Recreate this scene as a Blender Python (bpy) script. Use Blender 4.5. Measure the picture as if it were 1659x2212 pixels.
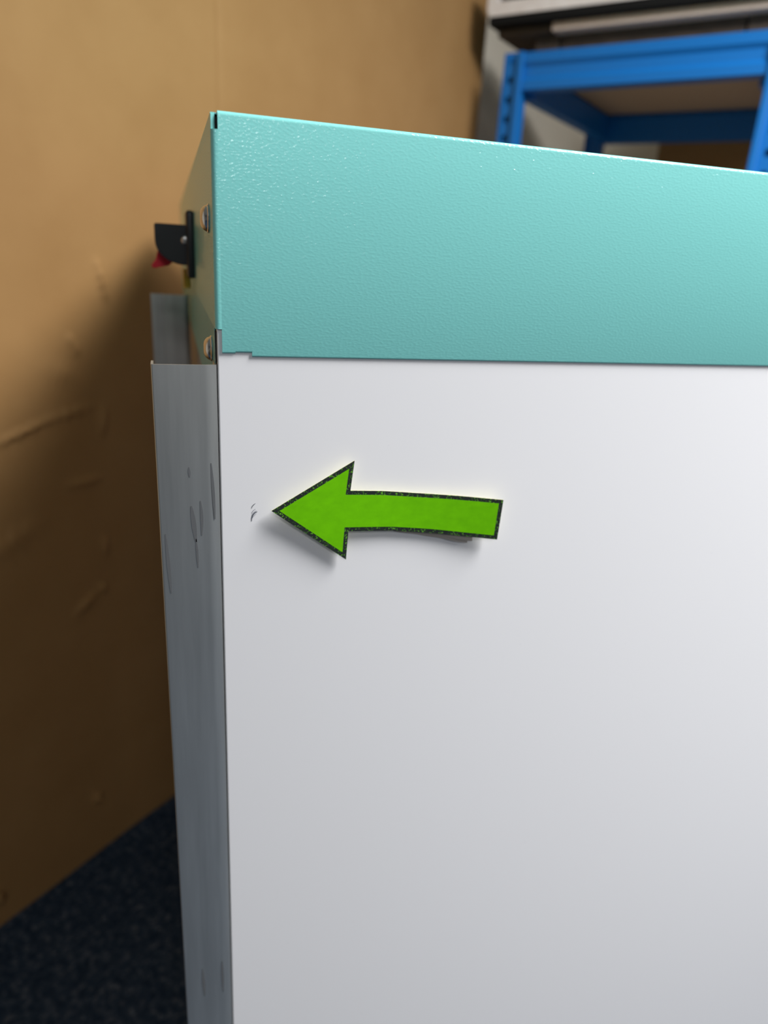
import bpy, bmesh, math, random
from math import sin, cos, pi, radians
from mathutils import Matrix, Vector
from mathutils.geometry import delaunay_2d_cdt

for o in list(bpy.data.objects):
    bpy.data.objects.remove(o)
S = bpy.context.scene
COL = S.collection
random.seed(7)

# ------------------------------------------------------------------ camera
CAM = Vector((-0.0245, -0.4033, -0.0614))
RIGHT = Vector((0.9597, -0.2749, 0.0582)).normalized()
FWD = Vector((0.2777, 0.8963, -0.3457)).normalized()
RIGHT = (RIGHT - FWD * RIGHT.dot(FWD)).normalized()
UP = RIGHT.cross(FWD)
cd = bpy.data.cameras.new('camera')
cd.sensor_fit = 'VERTICAL'
cd.sensor_height = 36.0
cd.sensor_width = 27.0
cd.lens = 1518.0 / 2212.0 * 36.0
cd.clip_start = 0.01
cd.dof.use_dof = True
cd.dof.focus_distance = 0.40
cd.dof.aperture_fstop = 4.6
cam = bpy.data.objects.new('camera', cd)
cam.matrix_world = Matrix((
    (RIGHT.x, UP.x, -FWD.x, CAM.x),
    (RIGHT.y, UP.y, -FWD.y, CAM.y),
    (RIGHT.z, UP.z, -FWD.z, CAM.z),
    (0, 0, 0, 1)))
COL.objects.link(cam)
S.camera = cam

# ------------------------------------------------------------------ world, lights, exposure
W = bpy.data.worlds.new('world')
S.world = W
W.use_nodes = True
W.node_tree.nodes['Background'].inputs[0].default_value = (0.9, 0.95, 1.0, 1)
W.node_tree.nodes['Background'].inputs[1].default_value = 0.05
S.view_settings.view_transform = 'Standard'
S.view_settings.look = 'None'
S.view_settings.exposure = 0.08
S.view_settings.gamma = 1.0
S.view_settings.use_curve_mapping = False

FLOOR = -1.411
CEIL = 1.50
AZ = radians(41.0)                       # direction of the cardboard / long wall
D = Vector((cos(AZ), sin(AZ), 0))        # along the wall, away from the camera
U = Vector((sin(AZ), -cos(AZ), 0))       # across the room, away from that wall


def RP(d, u, z):
    """room coordinates -> world"""
    p = D * d + U * u
    return Vector((p.x, p.y, z))


def ceiling_lamp(d, u, power, sx=0.6, sy=1.2):
    l = bpy.data.lights.new('ceiling_lamp', 'AREA')
    l.shape = 'RECTANGLE'
    l.size = sx
    l.size_y = sy
    l.energy = power
    l.color = (0.985, 0.985, 1.0)
    o = bpy.data.objects.new('ceiling_lamp', l)
    o.location = RP(d, u, CEIL - 0.03)
    o.rotation_euler = (0, 0, AZ)
    COL.objects.link(o)


ceiling_lamp(0.45, 1.46, 102)
ceiling_lamp(0.95, 0.98, 24)
ceiling_lamp(-1.90, 2.00, 23, 0.5, 1.0)
ceiling_lamp(-2.90, 3.30, 18, 0.5, 1.0)


# ------------------------------------------------------------------ materials
def new_mat(name, color=(0.8, 0.8, 0.8), rough=0.5, metal=0.0, spec=0.5):
    m = bpy.data.materials.new(name)
    m.use_nodes = True
    b = m.node_tree.nodes['Principled BSDF']
    b.inputs['Base Color'].default_value = (*color, 1)
    b.inputs['Roughness'].default_value = rough
    b.inputs['Metallic'].default_value = metal
    b.inputs['Specular IOR Level'].default_value = spec
    return m


def nd(m, t, **kw):
    n = m.node_tree.nodes.new(t)
    for k, v in kw.items():
        setattr(n, k, v)
    return n


def lk(m, a, b):
    m.node_tree.links.new(a, b)


def bsdf(m):
    return m.node_tree.nodes['Principled BSDF']


def coords(m, scale=(1, 1, 1), rot=(0, 0, 0)):
    tc = nd(m, 'ShaderNodeTexCoord')
    mp = nd(m, 'ShaderNodeMapping')
    mp.inputs['Scale'].default_value = scale
    mp.inputs['Rotation'].default_value = rot
    lk(m, tc.outputs['Object'], mp.inputs['Vector'])
    return mp.outputs['Vector']


def noise(m, vec, scale, detail=2.0, rough=0.5, dist=0.0):
    n = nd(m, 'ShaderNodeTexNoise')
    n.inputs['Scale'].default_value = scale
    n.inputs['Detail'].default_value = detail
    n.inputs['Roughness'].default_value = rough
    n.inputs['Distortion'].default_value = dist
    lk(m, vec, n.inputs['Vector'])
    return n.outputs['Fac']


def ramp(m, fac, stops):
    r = nd(m, 'ShaderNodeValToRGB')
    e = r.color_ramp.elements
    while len(e) < len(stops):
        e.new(0.5)
    for el, (p, c) in zip(e, stops):
        el.position = p
        el.color = (*c, 1) if len(c) == 3 else c
    lk(m, fac, r.inputs['Fac'])
    return r.outputs['Color']


def bump(m, height, strength, dist):
    b = nd(m, 'ShaderNodeBump')
    b.inputs['Strength'].default_value = strength
    b.inputs['Distance'].default_value = dist
    lk(m, height, b.inputs['Height'])
    lk(m, b.outputs['Normal'], bsdf(m).inputs['Normal'])


M = {}
# teal textured powder coat
m = M['teal'] = new_mat('teal_powder_coat', (0.235, 0.655, 0.615), 0.45, 0, 0.15)
v = coords(m, (1, 1, 1.8))
h = noise(m, v, 480, 0.6, 0.4, 0.1)
hc = ramp(m, h, [(0.42, (0, 0, 0)), (0.85, (1, 1, 1))])
bump(m, hc, 0.12, 0.00030)
cb = nd(m, 'ShaderNodeBump')                 # the clear top skin carries the pebbled relief
cb.inputs['Strength'].default_value = 0.66
cb.inputs['Distance'].default_value = 0.00030
lk(m, hc, cb.inputs['Height'])
bsdf(m).inputs['Coat Weight'].default_value = 0.65
bsdf(m).inputs['Coat Roughness'].default_value = 0.07
bsdf(m).inputs['Coat IOR'].default_value = 1.5
lk(m, cb.outputs['Normal'], bsdf(m).inputs['Coat Normal'])

# glossy white enamelled sheet
m = M['white'] = new_mat('white_enamel', (0.86, 0.855, 0.86), 0.42, 0, 0.35)
v = coords(m)
lk(m, ramp(m, noise(m, v, 260, 2, 0.6), [(0.17, (0.70, 0.70, 0.72)), (0.21, (0.86, 0.855, 0.86))]), bsdf(m).inputs['Base Color'])

m = M['side'] = new_mat('side_sheet', (0.42, 0.40, 0.38), 0.25, 0.0, 0.6)

# galvanised sheet
m = M['galv'] = new_mat('galvanised_steel', (0.30, 0.32, 0.33), 0.42, 0.85, 0.5)
v = coords(m, (1, 1, 0.06))
streak = noise(m, v, 130, 3, 0.6)
v2 = coords(m, (1, 1, 0.16))
marks = noise(m, v2, 85, 1.5, 0.5, 0.6)
base = ramp(m, streak, [(0.3, (0.45, 0.46, 0.44)), (0.7, (0.54, 0.55, 0.525))])
dark = ramp(m, marks, [(0.10, (0.5, 0.5, 0.5)), (0.16, (1, 1, 1))])
mx = nd(m, 'ShaderNodeMix', data_type='RGBA', blend_type='MULTIPLY')
mx.inputs['Factor'].default_value = 0.9
lk(m, base, mx.inputs['A'])
lk(m, dark, mx.inputs['B'])
lk(m, mx.outputs['Result'], bsdf(m).inputs['Base Color'])
v3 = coords(m)
bump(m, noise(m, v3, 1500, 2), 0.15, 0.0001)

M['steel'] = new_mat('polished_screw_steel', (0.72, 0.71, 0.70), 0.22, 1.0)
M['black_plastic'] = new_mat('black_plastic', (0.012, 0.013, 0.015), 0.45)
M['red_plastic'] = new_mat('red_plastic', (0.80, 0.010, 0.03), 0.4)
M['yellow'] = new_mat('yellow_tag', (0.75, 0.45, 0.04), 0.5)
M['dark'] = new_mat('plinth_and_slit_shade', (0.01, 0.01, 0.011), 0.7)  # plinth colour, also painted shade in the cover's slits

# green card
m = M['green'] = new_mat('green_card', (0.125, 0.47, 0.0), 0.7, 0, 0.12)
v = coords(m, (1, 1, 1.6))
lk(m, ramp(m, noise(m, v, 130, 4, 0.6), [(0.3, (0.125, 0.46, 0.0)), (0.7, (0.150, 0.53, 0.0))]), bsdf(m).inputs['Base Color'])
m = M['border'] = new_mat('black_border_ink', (0.012, 0.016, 0.014), 0.5)
v = coords(m)
lk(m, ramp(m, noise(m, v, 900, 2, 0.6, 0.8), [(0.0, (0.012, 0.016, 0.014)), (0.595, (0.012, 0.016, 0.014)), (0.63, (0.13, 0.40, 0.02))]), bsdf(m).inputs['Base Color'])
M['card_back'] = new_mat('pale_yellow_card_back', (0.85, 0.83, 0.50), 0.8)
M['tab_paper'] = new_mat('grey_paper', (0.42, 0.38, 0.34), 0.8)
M['scuff'] = new_mat('scuff_ink', (0.10, 0.11, 0.13), 0.7)
M['post_scuff'] = new_mat('post_scuff', (0.17, 0.175, 0.178), 0.6, 0.5)
M['scuff_light'] = new_mat('scuff_ink_faint', (0.34, 0.35, 0.38), 0.7)

# cardboard
m = M['cardboard'] = new_mat('brown_cardboard', (0.42, 0.25, 0.10), 0.75, 0, 0.25)
v = coords(m, (1, 1, 1))
lk(m, ramp(m, noise(m, v, 6, 5, 0.55), [(0.3, (0.37, 0.203, 0.074)), (0.7, (0.41, 0.232, 0.089))]), bsdf(m).inputs['Base Color'])
w = nd(m, 'ShaderNodeTexWave', wave_type='BANDS', bands_direction='X')
w.inputs['Scale'].default_value = 55
w.inputs['Distortion'].default_value = 0.3
lk(m, v, w.inputs['Vector'])
bump(m, w.outputs['Fac'], 0.06, 0.0006)

# carpet
m = M['carpet'] = new_mat('navy_carpet', (0.012, 0.02, 0.035), 0.95, 0, 0.1)
v = coords(m)
lk(m, ramp(m, noise(m, v, 75, 5, 0.8), [(0.35, (0.013, 0.029, 0.058)), (0.52, (0.046, 0.076, 0.125)), (0.66, (0.19, 0.22, 0.27))]), bsdf(m).inputs['Base Color'])
bump(m, noise(m, v, 260, 4, 0.7), 0.9, 0.006)

M['wall'] = new_mat('beige_wall_paint', (0.78, 0.72, 0.60), 0.9)
v = coords(M['wall'])
bump(M['wall'], noise(M['wall'], v, 90, 3), 0.1, 0.002)
M['wall_grey'] = new_mat('low_bounce_wall_grey', (0.20, 0.20, 0.20), 0.9)  # unseen walls, set darker to cut bounced light on the panel
bump(M['wall_grey'], noise(M['wall_grey'], coords(M['wall_grey']), 90, 3), 0.1, 0.002)
M['ceiling'] = new_mat('ceiling_tile', (0.75, 0.75, 0.74), 0.9)
bump(M['ceiling'], noise(M['ceiling'], coords(M['ceiling']), 60, 3), 0.1, 0.002)
M['blue'] = new_mat('blue_rack_paint', (0.004, 0.17, 0.54), 0.42)
m = M['chip'] = new_mat('chipboard', (0.36, 0.26, 0.16), 0.85)
lk(m, ramp(m, noise(m, coords(m), 120, 4, 0.7), [(0.3, (0.46, 0.34, 0.21)), (0.7, (0.60, 0.46, 0.31))]), bsdf(m).inputs['Base Color'])
m = M['timber'] = new_mat('pink_brown_timber', (0.42, 0.29, 0.22), 0.7)
lk(m, ramp(m, noise(m, coords(m, (1, 8, 8)), 12, 4, 0.6), [(0.3, (0.66, 0.53, 0.44)), (0.7, (0.78, 0.65, 0.56))]), bsdf(m).inputs['Base Color'])
m = M['dark_wood'] = new_mat('dark_wood', (0.07, 0.052, 0.038), 0.8)
lk(m, ramp(m, noise(m, coords(m, (1, 6, 6)), 14, 4, 0.6), [(0.3, (0.045, 0.034, 0.026)), (0.7, (0.095, 0.07, 0.05))]), bsdf(m).inputs['Base Color'])
M['pale'] = new_mat('pale_grey_metal', (0.52, 0.47, 0.43), 0.45, 0.1)
lk(M['pale'], ramp(M['pale'], noise(M['pale'], coords(M['pale']), 25, 4, 0.6), [(0.35, (0.86, 0.79, 0.75)), (0.65, (0.95, 0.90, 0.87))]), bsdf(M['pale']).inputs['Base Color'])
M['black_panel'] = new_mat('shadow_gap_slab', (0.008, 0.008, 0.008), 0.8, 0, 0.2)  # shadow-gap black, also the colour of the equipment body


# ------------------------------------------------------------------ builders
def link(name, me, parent=None, mats=()):
    o = bpy.data.objects.new(name, me)
    COL.objects.link(o)
    for mt in mats:
        me.materials.append(mt)
    if parent is not None:
        o.parent = parent
    return o


def from_bm(name, bm, mat, parent=None, smooth=None):
    bmesh.ops.recalc_face_normals(bm, faces=bm.faces[:])
    me = bpy.data.meshes.new(name)
    bm.to_mesh(me)
    bm.free()
    mats = mat if isinstance(mat, (list, tuple)) else [mat]
    o = link(name, me, parent, mats)
    if smooth:
        me.set_sharp_from_angle(angle=radians(smooth))
        for p in me.polygons:
            p.use_smooth = True
        if hasattr(me, 'update'):
            me.update()
    return o


def empty(name, loc=(0, 0, 0), rz=0.0):
    o = bpy.data.objects.new(name, None)
    o.location = loc
    o.rotation_euler = (0, 0, rz)
    COL.objects.link(o)
    return o


def tag(o, label=None, cat=None, group=None, kind=None):
    for k, val in (('label', label), ('category', cat), ('group', group), ('kind', kind)):
        if val:
            o[k] = val
    return o


def box(bm, x0, x1, y0, y1, z0, z1, bevel=0.0, seg=2):
    vs = [bm.verts.new((x, y, z)) for x in (x0, x1) for y in (y0, y1) for z in (z0, z1)]
    fs = [bm.faces.new([vs[i] for i in q]) for q in
          ((0, 1, 3, 2), (4, 6, 7, 5), (0, 4, 5, 1), (2, 3, 7, 6), (0, 2, 6, 4), (1, 5, 7, 3))]
    if bevel:
        es = list({e for f in fs for e in f.edges})
        bmesh.ops.bevel(bm, geom=es, offset=bevel, segments=seg, profile=0.5, affect='EDGES')


def offset_path(pts, t):
    """open 2-D path shifted by t to its left"""
    out = []
    n = len(pts)
    for i in range(n):
        a = Vector(pts[max(i - 1, 0)])
        b = Vector(pts[i])
        c = Vector(pts[min(i + 1, n - 1)])
        d1 = (b - a) if i else (c - b)
        d2 = (c - b) if i < n - 1 else d1
        d1.normalize()
        d2.normalize()
        n1 = Vector((-d1.y, d1.x))
        n2 = Vector((-d2.y, d2.x))
        k = (n1 + n2)
        k.normalize()
        out.append(b + k * (t / max(k.dot(n1), 0.3)))
    return out


def sheet(bm, path, t, lo, hi, axis):
    """bent sheet metal: 2-D path of thickness t swept along an axis.
    axis 'z': path is (x, y); axis 'x': path is (y, z)"""
    inn = offset_path(path, t)
    ring = [Vector(p) for p in path] + list(reversed(inn))

    def P(p, s):
        return (p.x, p.y, s) if axis == 'z' else (s, p.x, p.y)
    n = len(path)
    A = [bm.verts.new(P(p, lo)) for p in ring]
    B = [bm.verts.new(P(p, hi)) for p in ring]
    L = len(ring)
    for i in range(L):
        j = (i + 1) % L
        bm.faces.new((A[i], A[j], B[j], B[i]))
    for i in range(n - 1):
        q = (i, i + 1, L - 2 - i, L - 1 - i)
        bm.faces.new([A[k] for k in q])
        bm.faces.new([B[k] for k in reversed(q)])


def arc(cx, cy, r, a0, a1, n=6):
    return [(cx + r * cos(a0 + (a1 - a0) * i / n), cy + r * sin(a0 + (a1 - a0) * i / n)) for i in range(n + 1)]


def lathe(bm, prof, n=24, mat=None):
    """profile [(r, h)] turned about the local +Z axis"""
    rings = []
    for r, h in prof:
        if r < 1e-7:
            rings.append([bm.verts.new((0, 0, h))])
        else:
            rings.append([bm.verts.new((r * cos(2 * pi * i / n), r * sin(2 * pi * i / n), h)) for i in range(n)])
    for a, b in zip(rings, rings[1:]):
        for i in range(n):
            j = (i + 1) % n
            if len(a) == 1 and len(b) == 1:
                continue
            if len(a) == 1:
                bm.faces.new((a[0], b[i], b[j]))
            elif len(b) == 1:
                bm.faces.new((a[i], b[0], a[j]))
            else:
                bm.faces.new((a[i], b[i], b[j], a[j]))


def prism(bm, poly, y0, y1, plane='xz'):
    """polygon extruded; plane xz -> along y"""
    def P(p, s):
        return (p[0], s, p[1]) if plane == 'xz' else (p[0], p[1], s)
    A = [bm.verts.new(P(p, y0)) for p in poly]
    B = [bm.verts.new(P(p, y1)) for p in poly]
    n = len(poly)
    bm.faces.new(A)
    bm.faces.new(B[::-1])
    for i in range(n):
        j = (i + 1) % n
        bm.faces.new((A[i], B[i], B[j], A[j]))


def room_box(name, d0, d1, u0, u1, z0, z1, mat, kind='structure', bevel=0):
    bm = bmesh.new()
    # local x = D, local y = -U  (rotation by AZ)
    box(bm, d0, d1, -u1, -u0, z0, z1, bevel)
    o = from_bm(name, bm, mat)
    o.rotation_euler = (0, 0, AZ)
    if kind:
        o['kind'] = kind
    return o


# ------------------------------------------------------------------ room shell
room_box('floor', -4.5, 3.6, -1.05, 4.5, FLOOR - 0.1, FLOOR, M['carpet'])
room_box('ceiling', -4.5, 3.6, -1.05, 4.5, CEIL, CEIL + 0.1, M['ceiling'])
room_box('wall_left', -4.5, 3.6, -1.15, -1.05, FLOOR, CEIL, M['wall'])
room_box('wall_back', 3.6, 3.7, -1.15, 4.6, FLOOR, CEIL, M['wall'])
room_box('wall_right', -4.5, 3.6, 4.5, 4.6, FLOOR, CEIL, M['wall_grey'])
room_box('wall_front', -4.6, -4.5, -1.15, 4.6, FLOOR, CEIL, M['wall_grey'])

# ------------------------------------------------------------------ machine cabinet
CX1 = 0.72          # right side
CY1 = 1.05          # back
cab = empty('machine_cabinet', (0.36, 0.5, FLOOR))
tag(cab, 'tall machine cabinet with textured teal top band and glossy white front panel', 'machine')
OFF = Vector((-0.36, -0.5, -FLOOR))      # world -> cabinet local


def cabpart(name, bm, mat, parent=None, smooth=None):
    o = from_bm(name, bm, mat, parent or cab, smooth)
    if parent is None:
        o.location = OFF
    return o


# teal top cover: front face + rolled top edge + top sheet, stepped lower edge
bm = bmesh.new()
T = 0.0011


def front_profile(zb):
    p = [(0.0006, zb), (0.0002, zb + 0.0003), (0.0, zb + 0.0009), (0.0, -0.03)]
    p += arc(0.0022, -0.0022, 0.0022, pi, pi / 2, 6)
    p += [(CY1, 0.0)]
    return p


for x0, x1, zb in ((0.0014, 0.0085, -0.1187), (0.0085, 0.0177, -0.1181), (0.0177, CX1 - 0.0014, -0.1204)):
    sheet(bm, front_profile(zb), -T, x0, x1, 'x')
# small sloping foot at the step
# rounded vertical bend from the front face into the left side (between the corner notches)
XS = -0.0022
side = [(0.0014, 0.0)] + arc(XS + 0.0026, 0.0026, 0.0026, -pi / 2, -pi, 6) + [(XS, CY1)]
sheet(bm, side, -T, -0.1058, -0.0085, 'z')
# side sheet above and below the bend, starting behind the notches
sheet(bm, [(XS + 0.0003, 0.0014), (XS, 0.0030), (XS, CY1)], -0.0019, -0.0085, -0.0016, 'z')
sheet(bm, [(XS, 0.0090), (XS, CY1)], -0.0006, -0.158, -0.1058, 'z')
# top corner lip
box(bm, XS + 0.0002, 0.0016, 0.0022, CY1, -0.0017, -0.0009)
# right side
sheet(bm, [(CX1, CY1), (CX1, 0.0)], -T, -0.12, -0.001, 'z')
cover = cabpart('top_cover', bm, M['teal'], None, 40)
cover['label'] = 'textured teal powder-coated top band of the cabinet'

# white front panel with rolled left edge
bm = bmesh.new()
XW = -0.0012
Y0 = 0.0014
pw = [(CX1, Y0 + 0.02)] + [(CX1, Y0 + 0.003)] + arc(CX1 - 0.003, Y0 + 0.003, 0.003, 0, -pi / 2, 5)
pw += arc(XW + 0.0009, Y0 + 0.0009, 0.0009, -pi / 2, -pi, 6) + [(XW, 0.022)]
sheet(bm, pw, -0.001, FLOOR + 0.06, -0.1040, 'z')
front = cabpart('front_panel', bm, M['white'], None, 40)
front['label'] = 'glossy white sheet front panel'

# side sheet below the teal cover, set in a little
bm = bmesh.new()
box(bm, 0.0032, 0.0044, 0.03, CY1 - 0.01, FLOOR + 0.06, -0.10)
cabpart('side_panel', bm, M['side'])
bm = bmesh.new()
box(bm, CX1 - 0.003, CX1 - 0.0018, 0.03, CY1 - 0.01, FLOOR + 0.06, -0.10)
cabpart('side_panel', bm, M['side'])
bm = bmesh.new()
box(bm, 0.004, CX1 - 0.004, CY1 - 0.012, CY1 - 0.004, FLOOR + 0.06, -0.002)
cabpart('back_panel', bm, M['side'])
bm = bmesh.new()
box(bm, 0.02, CX1 - 0.02, 0.03, CY1 - 0.02, FLOOR, FLOOR + 0.062)
cabpart('plinth', bm, M['dark'])
# dark strip standing in for the shade in the slit beside the white edge
bm = bmesh.new()
box(bm, -0.00205, -0.00125, 0.0042, 0.0088, -0.1245, -0.1075)
cabpart('slit_shade', bm, M['dark'])
bm = bmesh.new()
box(bm, -0.0002, 0.0012, 0.0040, 0.0200, -0.0098, -0.0022)  # dark block painted in as the shade inside the top corner notch
cabpart('notch_shade', bm, M['dark'])

# galvanised corner posts
bm = bmesh.new()
pp = [(-0.0368, 0.014)] + arc(-0.0368 + 0.0012, 0.0006 + 0.0012, 0.0012, pi, 1.5 * pi, 6)
pp += [(-0.0085, 0.0006), (-0.0074, 0.0007), (-0.0021, 0.0019), (-0.0016, 0.0026), (-0.0016, 0.020)]
sheet(bm, pp, 0.0013, FLOOR, -0.1254, 'z')
post = cabpart('corner_post', bm, M['galv'], None, 50)
post['label'] = 'galvanised steel post at the front corner'
post_front = post
bm = bmesh.new()
pp = [(-0.0475, 0.512), (-0.0475, 0.505), (-0.0345, 0.505), (-0.0338, 0.500), (-0.0085, 0.500), (-0.0080, 0.515), (-0.004, 0.516)]
sheet(bm, pp, 0.0013, FLOOR, -0.1225, 'z')
post = cabpart('corner_post', bm, M['galv'], None, 30)
post['label'] = 'galvanised steel post further back along the side'


# pan-head screws with washers on the teal side
def screw(y, z):
    bm = bmesh.new()
    lathe(bm, [(0.0, 0.0), (0.0064, 0.0), (0.0066, 0.0003), (0.0065, 0.0007), (0.0060, 0.0010), (0.0058, 0.0016),
               (0.0052, 0.0025), (0.0044, 0.0032), (0.0034, 0.0037), (0.0025, 0.0039), (0.0022, 0.0037),
               (0.0019, 0.0028), (0.0, 0.0026)], 32)
    o = from_bm('screw', bm, M['steel'], cab, 35)
    o.location = Vector((XS, y, z)) + OFF
    o.scale = (1.16, 1.16, 1.25)
    o.rotation_euler = (0, -pi / 2, 0)
    return o


screw(0.034, -0.0492)
screw(0.036, -0.1210)

# rotary isolator switch on the side
bm = bmesh.new()
box(bm, XS - 0.0066, XS, 0.296, 0.352, -0.0940, -0.0362, 0.0022, 3)
plate = cabpart('rotary_switch', bm, M['black_plastic'], None, 40)
plate['label'] = 'black rotary isolator switch on the cabinet side'
bm = bmesh.new()
kx = XS - 0.006
prof = [(kx, -0.0482), (-0.0350, -0.0482), (-0.0362, -0.0490), (-0.0366, -0.0500), (-0.0366, -0.0630)]
prof += [(-0.0100 - 0.0266 * cos(a), -0.0630 - 0.0202 * sin(a)) for a in [i * pi / 2 / 10 for i in range(1, 11)]]
prof += [(kx, -0.0832)]
prism(bm, prof, 0.310, 0.328)
bmesh.ops.recalc_face_normals(bm, faces=bm.faces[:])
bmesh.ops.bevel(bm, geom=[e for e in bm.edges if abs(e.verts[0].co.y - e.verts[1].co.y) < 1e-6], offset=0.0009, segments=2, affect='EDGES')
knob = cabpart('knob', bm, M['black_plastic'], plate, 40)
bm = bmesh.new()
lathe(bm, [(0, 0), (0.0036, 0), (0.0036, 0.0008), (0.0026, 0.0018), (0.0, 0.0022)], 18)
o = from_bm('pivot_screw', bm, M['steel'], plate, 35)
o.location = (-0.0098, 0.3102, -0.0615)
o.rotation_euler = (pi / 2, 0, 0)
# red padlock lever: a bent V-shaped tongue behind the knob
bm = bmesh.new()
prism(bm, [(-0.0318, -0.0695), (-0.0345, -0.0710), (-0.0368, -0.0800), (-0.0404, -0.0842), (-0.0408, -0.0868),
           (-0.0385, -0.0878), (-0.0250, -0.0846), (-0.0200, -0.0800), (-0.0200, -0.0700)], 0.330, 0.337)
bmesh.ops.recalc_face_normals(bm, faces=bm.faces[:])
bmesh.ops.bevel(bm, geom=bm.edges[:], offset=0.0006, segments=2, affect='EDGES')
lev = cabpart('lock_lever', bm, M['red_plastic'], plate, 40)
bm = bmesh.new()
box(bm, -0.0120, -0.0050, 0.353, 0.356, -0.1060, -0.0880, 0.0008)
tagp = cabpart('yellow_tag', bm, M['yellow'], plate)

# dark scuff on the white panel, left of the arrow tip
def scuff(pts, w, mat, Y0=Y0, parent=None):
    bm = bmesh.new()
    n = len(pts)
    L, R_, Lb, Rb = [], [], [], []
    for i, (x, z) in enumerate(pts):
        a = Vector(pts[max(0, i - 1)])
        b = Vector(pts[min(n - 1, i + 1)])
        t = (b - a).normalized()
        nrm = Vector((-t.y, t.x))
        ww = w * (0.25 + 0.75 * sin(pi * (i + 0.4) / n))
        for lst, s, y in ((L, 1, Y0 - 0.0002), (R_, -1, Y0 - 0.0002), (Lb, 1, Y0 - 0.00002), (Rb, -1, Y0 - 0.00002)):
            lst.append(bm.verts.new((x + nrm.x * ww * s, y, z + nrm.y * ww * s)))
    for i in range(n - 1):
        bm.faces.new((L[i], L[i + 1], R_[i + 1], R_[i]))
        bm.faces.new((L[i], Lb[i], Lb[i + 1], L[i + 1]))
        bm.faces.new((R_[i], R_[i + 1], Rb[i + 1], Rb[i]))
    return cabpart('scuff_mark', bm, mat, parent or front)


def cubic(a, c, b, n=9):
    return [((1 - t) ** 2 * a[0] + 2 * t * (1 - t) * c[0] + t * t * b[0], (1 - t) ** 2 * a[1] + 2 * t * (1 - t) * c[1] + t * t * b[1]) for t in [i / n for i in range(n + 1)]]


scuff(cubic((0.0168, -0.2113), (0.0171, -0.2095), (0.0192, -0.2082)), 0.00022, M['scuff'])
scuff(cubic((0.0168, -0.2196), (0.0166, -0.2150), (0.0202, -0.2135)), 0.00038, M['scuff'])
scuff(cubic((0.0170, -0.2160), (0.0176, -0.2140), (0.0199, -0.2128)), 0.00026, M['scuff_light'])
scuff(cubic((0.0170, -0.2145), (0.0172, -0.2130), (0.0192, -0.2118)), 0.00022, M['scuff_light'])
scuff(cubic((0.0172, -0.2178), (0.0180, -0.2160), (0.0198, -0.2148)), 0.00016, M['scuff_light'])

for pts, w in ((((-0.0183, -0.2080), (-0.0172, -0.2190), (-0.0163, -0.2310)), 0.0008), (((-0.0163, -0.2290), (-0.0158, -0.2380), (-0.0157, -0.2480)), 0.0004),
               (((-0.0130, -0.2050), (-0.0121, -0.2150), (-0.0129, -0.2270)), 0.0005), (((-0.0063, -0.1820), (-0.0054, -0.1990), (-0.0049, -0.2170)), 0.0005),
               (((-0.0336, -0.2250), (-0.0328, -0.2460), (-0.0321, -0.2640)), 0.0006), (((-0.0188, -0.1840), (-0.0187, -0.1870), (-0.0186, -0.1900)), 0.0004),
               (((-0.0086, -0.5860), (-0.0085, -0.6000), (-0.0084, -0.6200)), 0.0006), (((-0.0235, -0.5900), (-0.0230, -0.6050), (-0.0226, -0.6200)), 0.0007)):
    scuff(cubic(*pts, 12), 1.7 * w, M['post_scuff'], 0.0006 if pts[0][0] < -0.0065 else 0.0009, post_front)

# ------------------------------------------------------------------ green arrow
outer = [(0.0278, -0.2108), (0.0786, -0.1811), (0.0768, -0.2003), (0.0980, -0.2016), (0.1195, -0.2038), (0.150, -0.2066),
         (0.1803, -0.2096), (0.1792, -0.2380), (0.1560, -0.2352), (0.1313, -0.2319), (0.1058, -0.2291), (0.0766, -0.2275), (0.0758, -0.2470)]


def inset(poly, t):
    out = []
    n = len(poly)
    for i in range(n):
        a, b, c = Vector(poly[i - 1]), Vector(poly[i]), Vector(poly[(i + 1) % n])
        d1, d2 = (b - a).normalized(), (c - b).normalized()
        n1, n2 = Vector((d1.y, -d1.x)), Vector((d2.y, -d2.x))   # inward for clockwise order
        k = (n1 + n2).normalized()
        out.append(b + k * (t / max(0.25, k.dot(n1))))
    return [(p.x, p.y) for p in out]


def arrow_y(x):
    """stand-off of the card from the panel: held near the neck, head and tail lifting"""
    head = max(0.0, (0.080 - x) / 0.052)
    tail = max(0.0, (x - 0.080) / 0.1)
    return Y0 - 0.0050 - 0.0022 * head + 0.0016 * sin(min(1, tail) * pi) - 0.0030 * tail ** 2


arrow = empty('arrow_sign', (0.1, 0, -0.21))
tag(arrow, 'green cut-out card arrow with black border pointing left on the white panel', 'arrow sign')
AOFF = Vector((-0.1, 0, 0.21))


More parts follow.
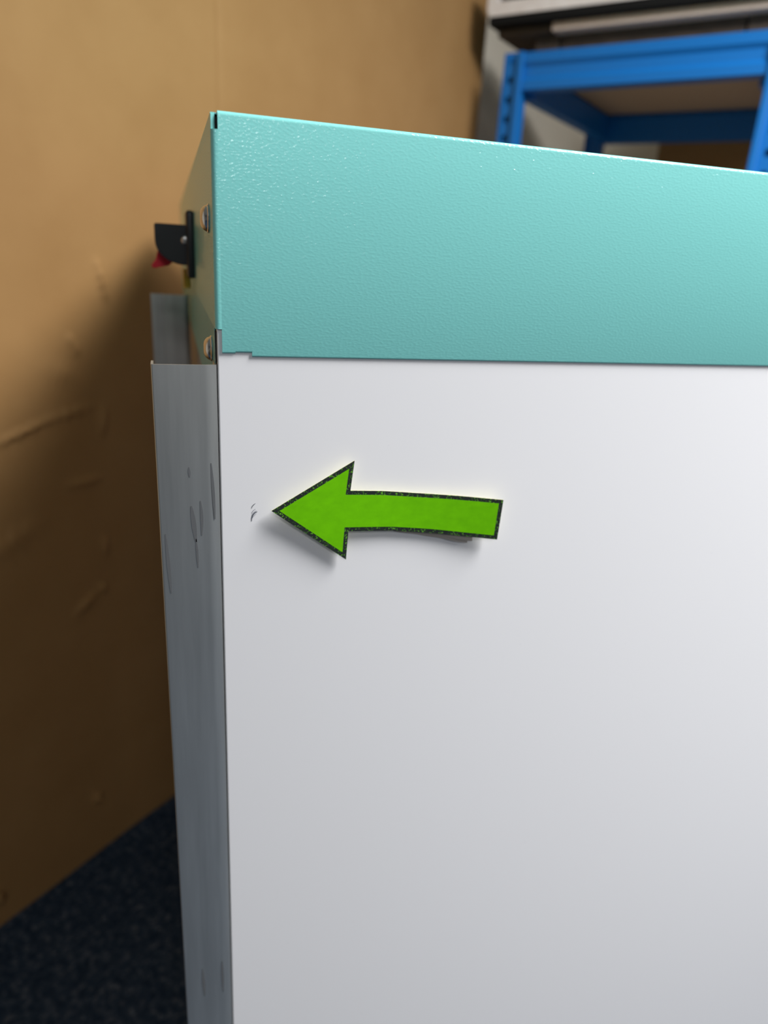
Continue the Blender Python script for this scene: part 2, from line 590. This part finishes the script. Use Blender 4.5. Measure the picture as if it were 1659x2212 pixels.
def card(name, poly, ylift, th, mats):
    bm = bmesh.new()
    cv, _, cf, *_r = delaunay_2d_cdt([Vector(p) for p in poly], [], [list(range(len(poly)))], 1, 1e-7)
    vs = [bm.verts.new((p.x, 0, p.y)) for p in cv]
    for t in cf:
        bm.faces.new([vs[k] for k in t])
    for i in range(1, 26):
        x = 0.028 + i * 0.006
        bmesh.ops.bisect_plane(bm, geom=bm.verts[:] + bm.edges[:] + bm.faces[:], plane_co=(x, 0, 0), plane_no=(1, 0, 0))
    bmesh.ops.recalc_face_normals(bm, faces=bm.faces[:])
    r = bmesh.ops.extrude_face_region(bm, geom=bm.faces[:])
    for e in r['geom']:
        if isinstance(e, bmesh.types.BMVert):
            e.co.y += 1.0
    for vtx in bm.verts:
        back = vtx.co.y > 0.5
        vtx.co.y = arrow_y(vtx.co.x) + ylift + (th if back else 0.0)
    bmesh.ops.recalc_face_normals(bm, faces=bm.faces[:])
    if len(mats) > 1:
        for fc in bm.faces:
            if fc.normal.y > -0.5:
                fc.material_index = 1
    o = from_bm(name, bm, mats, arrow)
    o.location = AOFF
    return o


card('black_border', outer, 0.0, 0.0005, [M['border'], M['card_back']])
card('green_face', inset(outer, 0.0028), -0.00012, 0.0001, [M['green']])
# folded paper tabs behind the tail
for x0, x1, zb0, zb1, yy in ((0.108, 0.1590, -0.2310, -0.2418, -0.0020), (0.114, 0.1620, -0.2304, -0.2402, -0.0032)):
    bm = bmesh.new()
    n = 12
    fr = []
    for i in range(n + 1):
        t = i / n
        x = x0 + (x1 - x0) * t
        y = Y0 + yy * (0.35 + 0.65 * t) - 0.0004 * sin(t * 9)
        zb = zb0 + (zb1 - zb0) * t ** 1.15 - 0.0002 * sin(t * 17)
        fr.append([bm.verts.new(p) for p in ((x, y, -0.212), (x + (0.0012 if i == n else 0), y, zb), (x + (0.0012 if i == n else 0), y + 0.0003, zb), (x, y + 0.0003, -0.212))])
    for a, b in zip(fr, fr[1:]):
        for k in range(4):
            bm.faces.new((a[k], a[(k + 1) % 4], b[(k + 1) % 4], b[k]))
    bm.faces.new(fr[0])
    bm.faces.new(fr[-1][::-1])
    o = from_bm('paper_tab', bm, M['tab_paper'], arrow)
    o.location = AOFF

# ------------------------------------------------------------------ cardboard sheet
CARD_U = -0.8934
CARD_D0, CARD_D1 = -0.75, 2.085
CARD_H = 2.45
DA = 0.4459            # d coordinate of the point "along = 0"
cs = empty('cardboard_sheet', RP(DA, CARD_U, FLOOR), AZ)
tag(cs, 'large brown corrugated cardboard sheet standing upright behind the cabinet', 'cardboard')


def seg_dist(p, a, b):
    ab = (b[0] - a[0], b[1] - a[1])
    L = ab[0] ** 2 + ab[1] ** 2
    t = max(0, min(1, ((p[0] - a[0]) * ab[0] + (p[1] - a[1]) * ab[1]) / L))
    return math.hypot(p[0] - a[0] - t * ab[0], p[1] - a[1] - t * ab[1])


# dents and creases: (from, to, width, height) in (along, height) metres
DENTS = [((0.127, 1.300), (0.140, 1.238), 0.006, 0.006), ((0.119, 1.030), (0.112, 0.986), 0.008, 0.006),
         ((-0.10, 1.004), (0.0, 1.030), 0.007, 0.006), ((0.0, 1.030), (0.085, 1.042), 0.008, 0.004),
         ((0.03, 0.898), (0.098, 0.896), 0.008, 0.0045), ((0.099, 0.765), (0.100, 0.735), 0.008, 0.005),
         ((0.02, 0.628), (0.060, 0.650), 0.010, 0.005), ((0.026, 0.15), (0.028, 0.14), 0.008, 0.006),
         ((-0.22, 0.085), (-0.215, 0.07), 0.010, 0.007), ((0.085, 0.660), (0.088, 0.655), 0.007, 0.005),
         ((0.02, 1.12), (0.06, 1.10), 0.02, 0.003), ((-0.15, 0.80), (-0.05, 0.84), 0.02, 0.004),
         ((0.06, 1.17), (0.07, 1.15), 0.008, 0.003)]


def card_y(a, hgt):
    y = 0.0
    for p, q, w, hh in DENTS:
        dd = seg_dist((a, hgt), p, q)
        if dd < 5 * w:
            L = math.hypot(q[0] - p[0], q[1] - p[1])
            t = max(0.0, min(1.0, ((a - p[0]) * (q[0] - p[0]) + (hgt - p[1]) * (q[1] - p[1])) / (L * L)))
            amp = 0.35 + 0.65 * sin(pi * t) * (0.75 + 0.25 * sin(t * 23 + p[1] * 40)) if L > 0.03 else 1.0
            ww = 0.75 * w * (0.8 + 0.5 * sin(t * 11 + p[0] * 60) ** 2)
            side_ = (a - p[0]) * (q[1] - p[1]) - (hgt - p[1]) * (q[0] - p[0])
            if side_ > 0:
                ww *= 1.5                    # one flank of a crease is softer
            y -= 1.7 * hh * amp * math.exp(-(dd / ww) ** 2)
    y += 0.004 * sin(a * 5.1 + 1.0) * sin(hgt * 3.0 + 0.4) + 0.0015 * sin(a * 13 + hgt * 7)
    # vertical fold with a pressed score line
    y += 0.0035 * math.exp(-((a - 0.447) / 0.006) ** 2) + max(0.0, a - 0.447) * 0.012
    return y


def axis_samples(lo, hi, dense_lo, dense_hi, fine, coarse):
    out, x = [], lo
    while x < hi - 1e-6:
        out.append(x)
        x += fine if dense_lo <= x < dense_hi else coarse
    out.append(hi)
    return out


def cardboard_panel(name, a_lo, a_hi, dl, dh):
    bm = bmesh.new()
    xs = axis_samples(a_lo, a_hi, dl, dh, 0.004, 0.03)
    zs = axis_samples(0.0, CARD_H, 0.03, 1.36, 0.006, 0.04)
    for lay in (0, 1):
        G = [[bm.verts.new((x, card_y(x, z) + (0.006 if lay else 0), z)) for z in zs] for x in xs]
        for i in range(len(xs) - 1):
            for j in range(len(zs) - 1):
                q = (G[i][j], G[i + 1][j], G[i + 1][j + 1], G[i][j + 1])
                bm.faces.new(q if not lay else q[::-1])
        if not lay:
            G0 = G
    def rim(a, b):
        for (p, q, r, s) in zip(a, a[1:], b, b[1:]):
            bm.faces.new((p, r, s, q))
    rim(G0[0], G[0]); rim(G0[-1], G[-1])
    rim([c[0] for c in G0], [c[0] for c in G]); rim([c[-1] for c in G0], [c[-1] for c in G])
    return from_bm(name, bm, M['cardboard'], cs, 60)


cardboard_panel('cardboard_panel', CARD_D0 - DA, 0.447, -0.26, 0.447)
cardboard_panel('cardboard_panel', 0.447, CARD_D1 - DA, 0.447, 0.49)

# ------------------------------------------------------------------ blue shelving rack
K = 1.15                        # size factor of the rack and what lies on it
RD = 1.940
RU0 = -0.765


def zz(z):
    return -0.0614 + K * (z + 0.0614)


rack = empty('shelving_rack', RP(RD, RU0, FLOOR), AZ - pi / 2)
rack.scale = (K, K, K)
tag(rack, 'blue steel shelving rack with chipboard shelf beyond the cabinet', 'shelving rack')
# local frame: x = U (to the right), y = D (deeper), z from the floor
ZL = (zz(0) - FLOOR) / K
BW = 0.622                      # left face of left upright to bay side of right upright
RDEP = 0.74


def upright(x, y, mirror, flip=1):
    """perforated angle post with a raised shoulder on its bay side"""
    bm = bmesh.new()
    s = -1 if mirror else 1
    w = 0.040
    top = 0.440 + ZL if y < 0.3 else 0.435 + ZL
    pitch, hh = 0.045, 0.016
    cols = [0.0, 0.014, 0.027, w]

    def P(a, b, z):
        return (x + s * a, y + flip * b, z)

    def quad(pts):
        bm.faces.new([bm.verts.new(p) for p in pts])
    zs = [0.0]
    z = 0.03
    while z + hh < top - 0.005:
        zs += [z, z + hh]
        z += pitch
    zs.append(top)
    for i in range(len(zs) - 1):
        for c in range(3):
            if c == 1 and i % 2 == 1:
                # side walls of the hole give the sheet its thickness
                a0_, a1_, z0_, z1_ = cols[1], cols[2], zs[i], zs[i + 1]
                quad([P(a0_, 0, z0_), P(a0_, 0.002, z0_), P(a0_, 0.002, z1_), P(a0_, 0, z1_)])
                quad([P(a1_, 0, z0_), P(a1_, 0.002, z0_), P(a1_, 0.002, z1_), P(a1_, 0, z1_)])
                quad([P(a0_, 0, z0_), P(a1_, 0, z0_), P(a1_, 0.002, z0_), P(a0_, 0.002, z0_)])
                quad([P(a0_, 0, z1_), P(a1_, 0, z1_), P(a1_, 0.002, z1_), P(a0_, 0.002, z1_)])
                continue
            quad([P(cols[c], 0, zs[i]), P(cols[c + 1], 0, zs[i]), P(cols[c + 1], 0, zs[i + 1]), P(cols[c], 0, zs[i + 1])])
    bmesh.ops.remove_doubles(bm, verts=bm.verts[:], dist=1e-5)
    xa, xb = sorted((x + s * 0.003, x + s * w))
    ya, yb = sorted((y + flip * 0.022, y + flip * 0.024))
    box(bm, xa, xb, ya, yb, 0, top)
    # outer flange, returning along the rack's depth
    xa, xb = sorted((x, x + s * 0.002))
    ya, yb = sorted((y, y + flip * 0.04))
    box(bm, xa, xb, ya, yb, 0, top)
    # raised bay-side shoulder
    xa, xb = sorted((x + s * w, x + s * (w + 0.017)))
    ya, yb = sorted((y - flip * 0.010, y + flip * 0.035))
    box(bm, xa, xb, ya, yb, 0, top, 0.003, 2)
    return from_bm('upright', bm, M['blue'], rack)


upright(0.0, 0.0, False)
upright(BW + 0.068, 0.0, True)
upright(0.0, RDEP, False, -1)
upright(BW + 0.068, RDEP, True, -1)


def beam_bm(L, zb, zt, depth_sign=1):
    """stepped beam section swept along x from 0 to L; face at y = 0, body to +y"""
    h = zt - zb
    prof = [(0.004, zb), (0.0, zb + 0.002), (0.0, zb + h * 0.26), (0.007, zb + h * 0.36), (0.007, zb + h * 0.62), (0.0, zb + h * 0.74),
            (0.0, zt - 0.002), (0.002, zt), (0.030, zt), (0.030, zt - 0.024), (0.042, zt - 0.024), (0.042, zb)]
    bm = bmesh.new()
    A = [bm.verts.new((0, depth_sign * p[0], p[1])) for p in prof]
    B = [bm.verts.new((L, depth_sign * p[0], p[1])) for p in prof]
    n = len(prof)
    for i in range(n):
        j = (i + 1) % n
        bm.faces.new((A[i], A[j], B[j], B[i]))
    bm.faces.new(A)
    bm.faces.new(B[::-1])
    return bm


for lvl in (0.0, -0.95):
    zb, zt = 0.352 + ZL + lvl, 0.438 + ZL + lvl
    xi0, xi1 = 0.058, BW + 0.010
    o = from_bm('shelf_beam', beam_bm(xi1 - xi0, zb, zt), M['blue'], rack)
    o.location = (xi0, -0.003, 0)
    o = from_bm('shelf_beam', beam_bm(xi1 - xi0, zb - 0.022, zt - 0.01, -1), M['blue'], rack)
    o.location = (xi0, RDEP + 0.003, 0)
    for xx, sgn in ((0.034, 1), (BW + 0.034, -1)):
        o = from_bm('side_beam', beam_bm(RDEP - 0.09, zb - 0.012, zt - 0.01, -sgn), M['blue'], rack)
        o.location = (xx, 0.045, 0)
        o.rotation_euler = (0, 0, pi / 2)
    bm = bmesh.new()
    box(bm, 0.040, BW + 0.028, 0.030, RDEP - 0.03, zt - 0.022, zt - 0.004)
    from_bm('shelf_board', bm, M['chip'], rack)

# ---- things lying on the rack's top shelf (same local axes as the rack)
ZS = 0.438 - 0.004                       # world z of the shelf board's top


def on_rack(name, label, cat, x0, x1, y0, y1, z0, z1, mat, bevel=0.003, group=None):
    cx, cy = (x0 + x1) / 2, (y0 + y1) / 2
    bm = bmesh.new()
    box(bm, K * (x0 - cx), K * (x1 - cx), K * (y0 - cy), K * (y1 - cy), 0, K * (z1 - z0), bevel)
    o = from_bm(name, bm, mat)
    p = D * (RD + K * cy) + U * (RU0 + K * cx)
    o.location = (p.x, p.y, zz(z0))
    o.rotation_euler = (0, 0, AZ - pi / 2)
    tag(o, label, cat, group)
    return o


on_rack('wooden_bearer', 'dark wooden bearer block at the left end of the rack shelf', 'wood block', 0.062, 0.125, 0.045, 0.60, ZS, 0.482, M['dark_wood'])
on_rack('wooden_bearer', 'dark wooden bearer block near the right end of the rack shelf', 'wood block', 0.565, 0.625, 0.045, 0.60, ZS, 0.482, M['dark_wood'])
on_rack('gap_filler', 'long dark filler added to darken the gap under the timber board', 'wood block', 0.130, 0.560, 0.048, 0.090, ZS, 0.482, M['dark_wood'])  # dark strip added so the gap below the board reads as shaded
on_rack('timber_board', 'pinkish brown timber board resting on the bearers', 'wood board', 0.115, 0.720, 0.010, 0.58, 0.482, 0.5015, M['timber'])
on_rack('wooden_offcut', 'short dark wooden offcut beside the timber board', 'wood block', -0.035, 0.108, 0.020, 0.50, 0.482, 0.5015, M['dark_wood'])
on_rack('shadow_gap_slab', 'thin black slab standing in for the shadow gap above the timber board', 'slab', -0.050, 0.720, -0.012, 0.56, 0.5015, 0.522, M['black_panel'])  # its black paints the shadow gap between board and frame

# pale framed equipment standing on the slab
ef = empty('framed_equipment', (0, 0, 0), AZ - pi / 2)
cxy = D * (RD - 0.012 * K) + U * (RU0 + 0.25 * K)
ef.location = (cxy.x, cxy.y, zz(0.522))
ef.scale = (K, K, K)
tag(ef, 'pale metal framed equipment with rounded corners at the top of the rack', 'equipment')


def rrect(x0, x1, z0, z1, r, n=6):
    out = []
    for cx, cz, a in ((x1 - r, z0 + r, -pi / 2), (x1 - r, z1 - r, 0), (x0 + r, z1 - r, pi / 2), (x0 + r, z0 + r, pi)):
        out += [(cx + r * cos(a + pi / 2 * i / n), cz + r * sin(a + pi / 2 * i / n)) for i in range(n + 1)]
    return out


bm = bmesh.new()
o_ = rrect(-0.308, 0.40, 0.0, 0.085, 0.018)
i_ = rrect(-0.284, 0.376, 0.031, 0.062, 0.008)
rings = []
for poly, y in ((o_, 0.004), (o_, 0.05), (i_, 0.05), (i_, 0.004), (i_, 0.0), (o_, 0.0)):
    rings.append([bm.verts.new((x * (1 if y else 0.997), y, z)) for x, z in poly])
n = len(o_)
for a, b in zip(rings, rings[1:] + rings[:1]):
    for k in range(n):
        j = (k + 1) % n
        bm.faces.new((a[k], a[j], b[j], b[k]))
from_bm('frame', bm, M['pale'], ef)
bm = bmesh.new()
box(bm, -0.29, 0.385, 0.030, 0.30, 0.022, 0.072, 0.004)
from_bm('body', bm, M['black_panel'], ef)

# brown box added behind the rack to fill the dark brown background
bx = empty('backdrop_box', RP(RD + RDEP * K + 0.22, RU0 + 0.62, FLOOR), AZ - pi / 2)
tag(bx, 'tall brown box added behind the blue rack as a dark backdrop', 'box')
bm = bmesh.new()
box(bm, -0.36, 0.44, -0.15, 0.15, 0, 2.10, 0.004)
from_bm('box_body', bm, M['cardboard'], bx)
for sy in (-1, 1):
    bm = bmesh.new()
    ya, yb = sorted((sy * 0.002, sy * 0.15))
    box(bm, -0.36, 0.44, ya, yb, 2.10, 2.105)
    from_bm('top_flap', bm, M['cardboard'], bx)
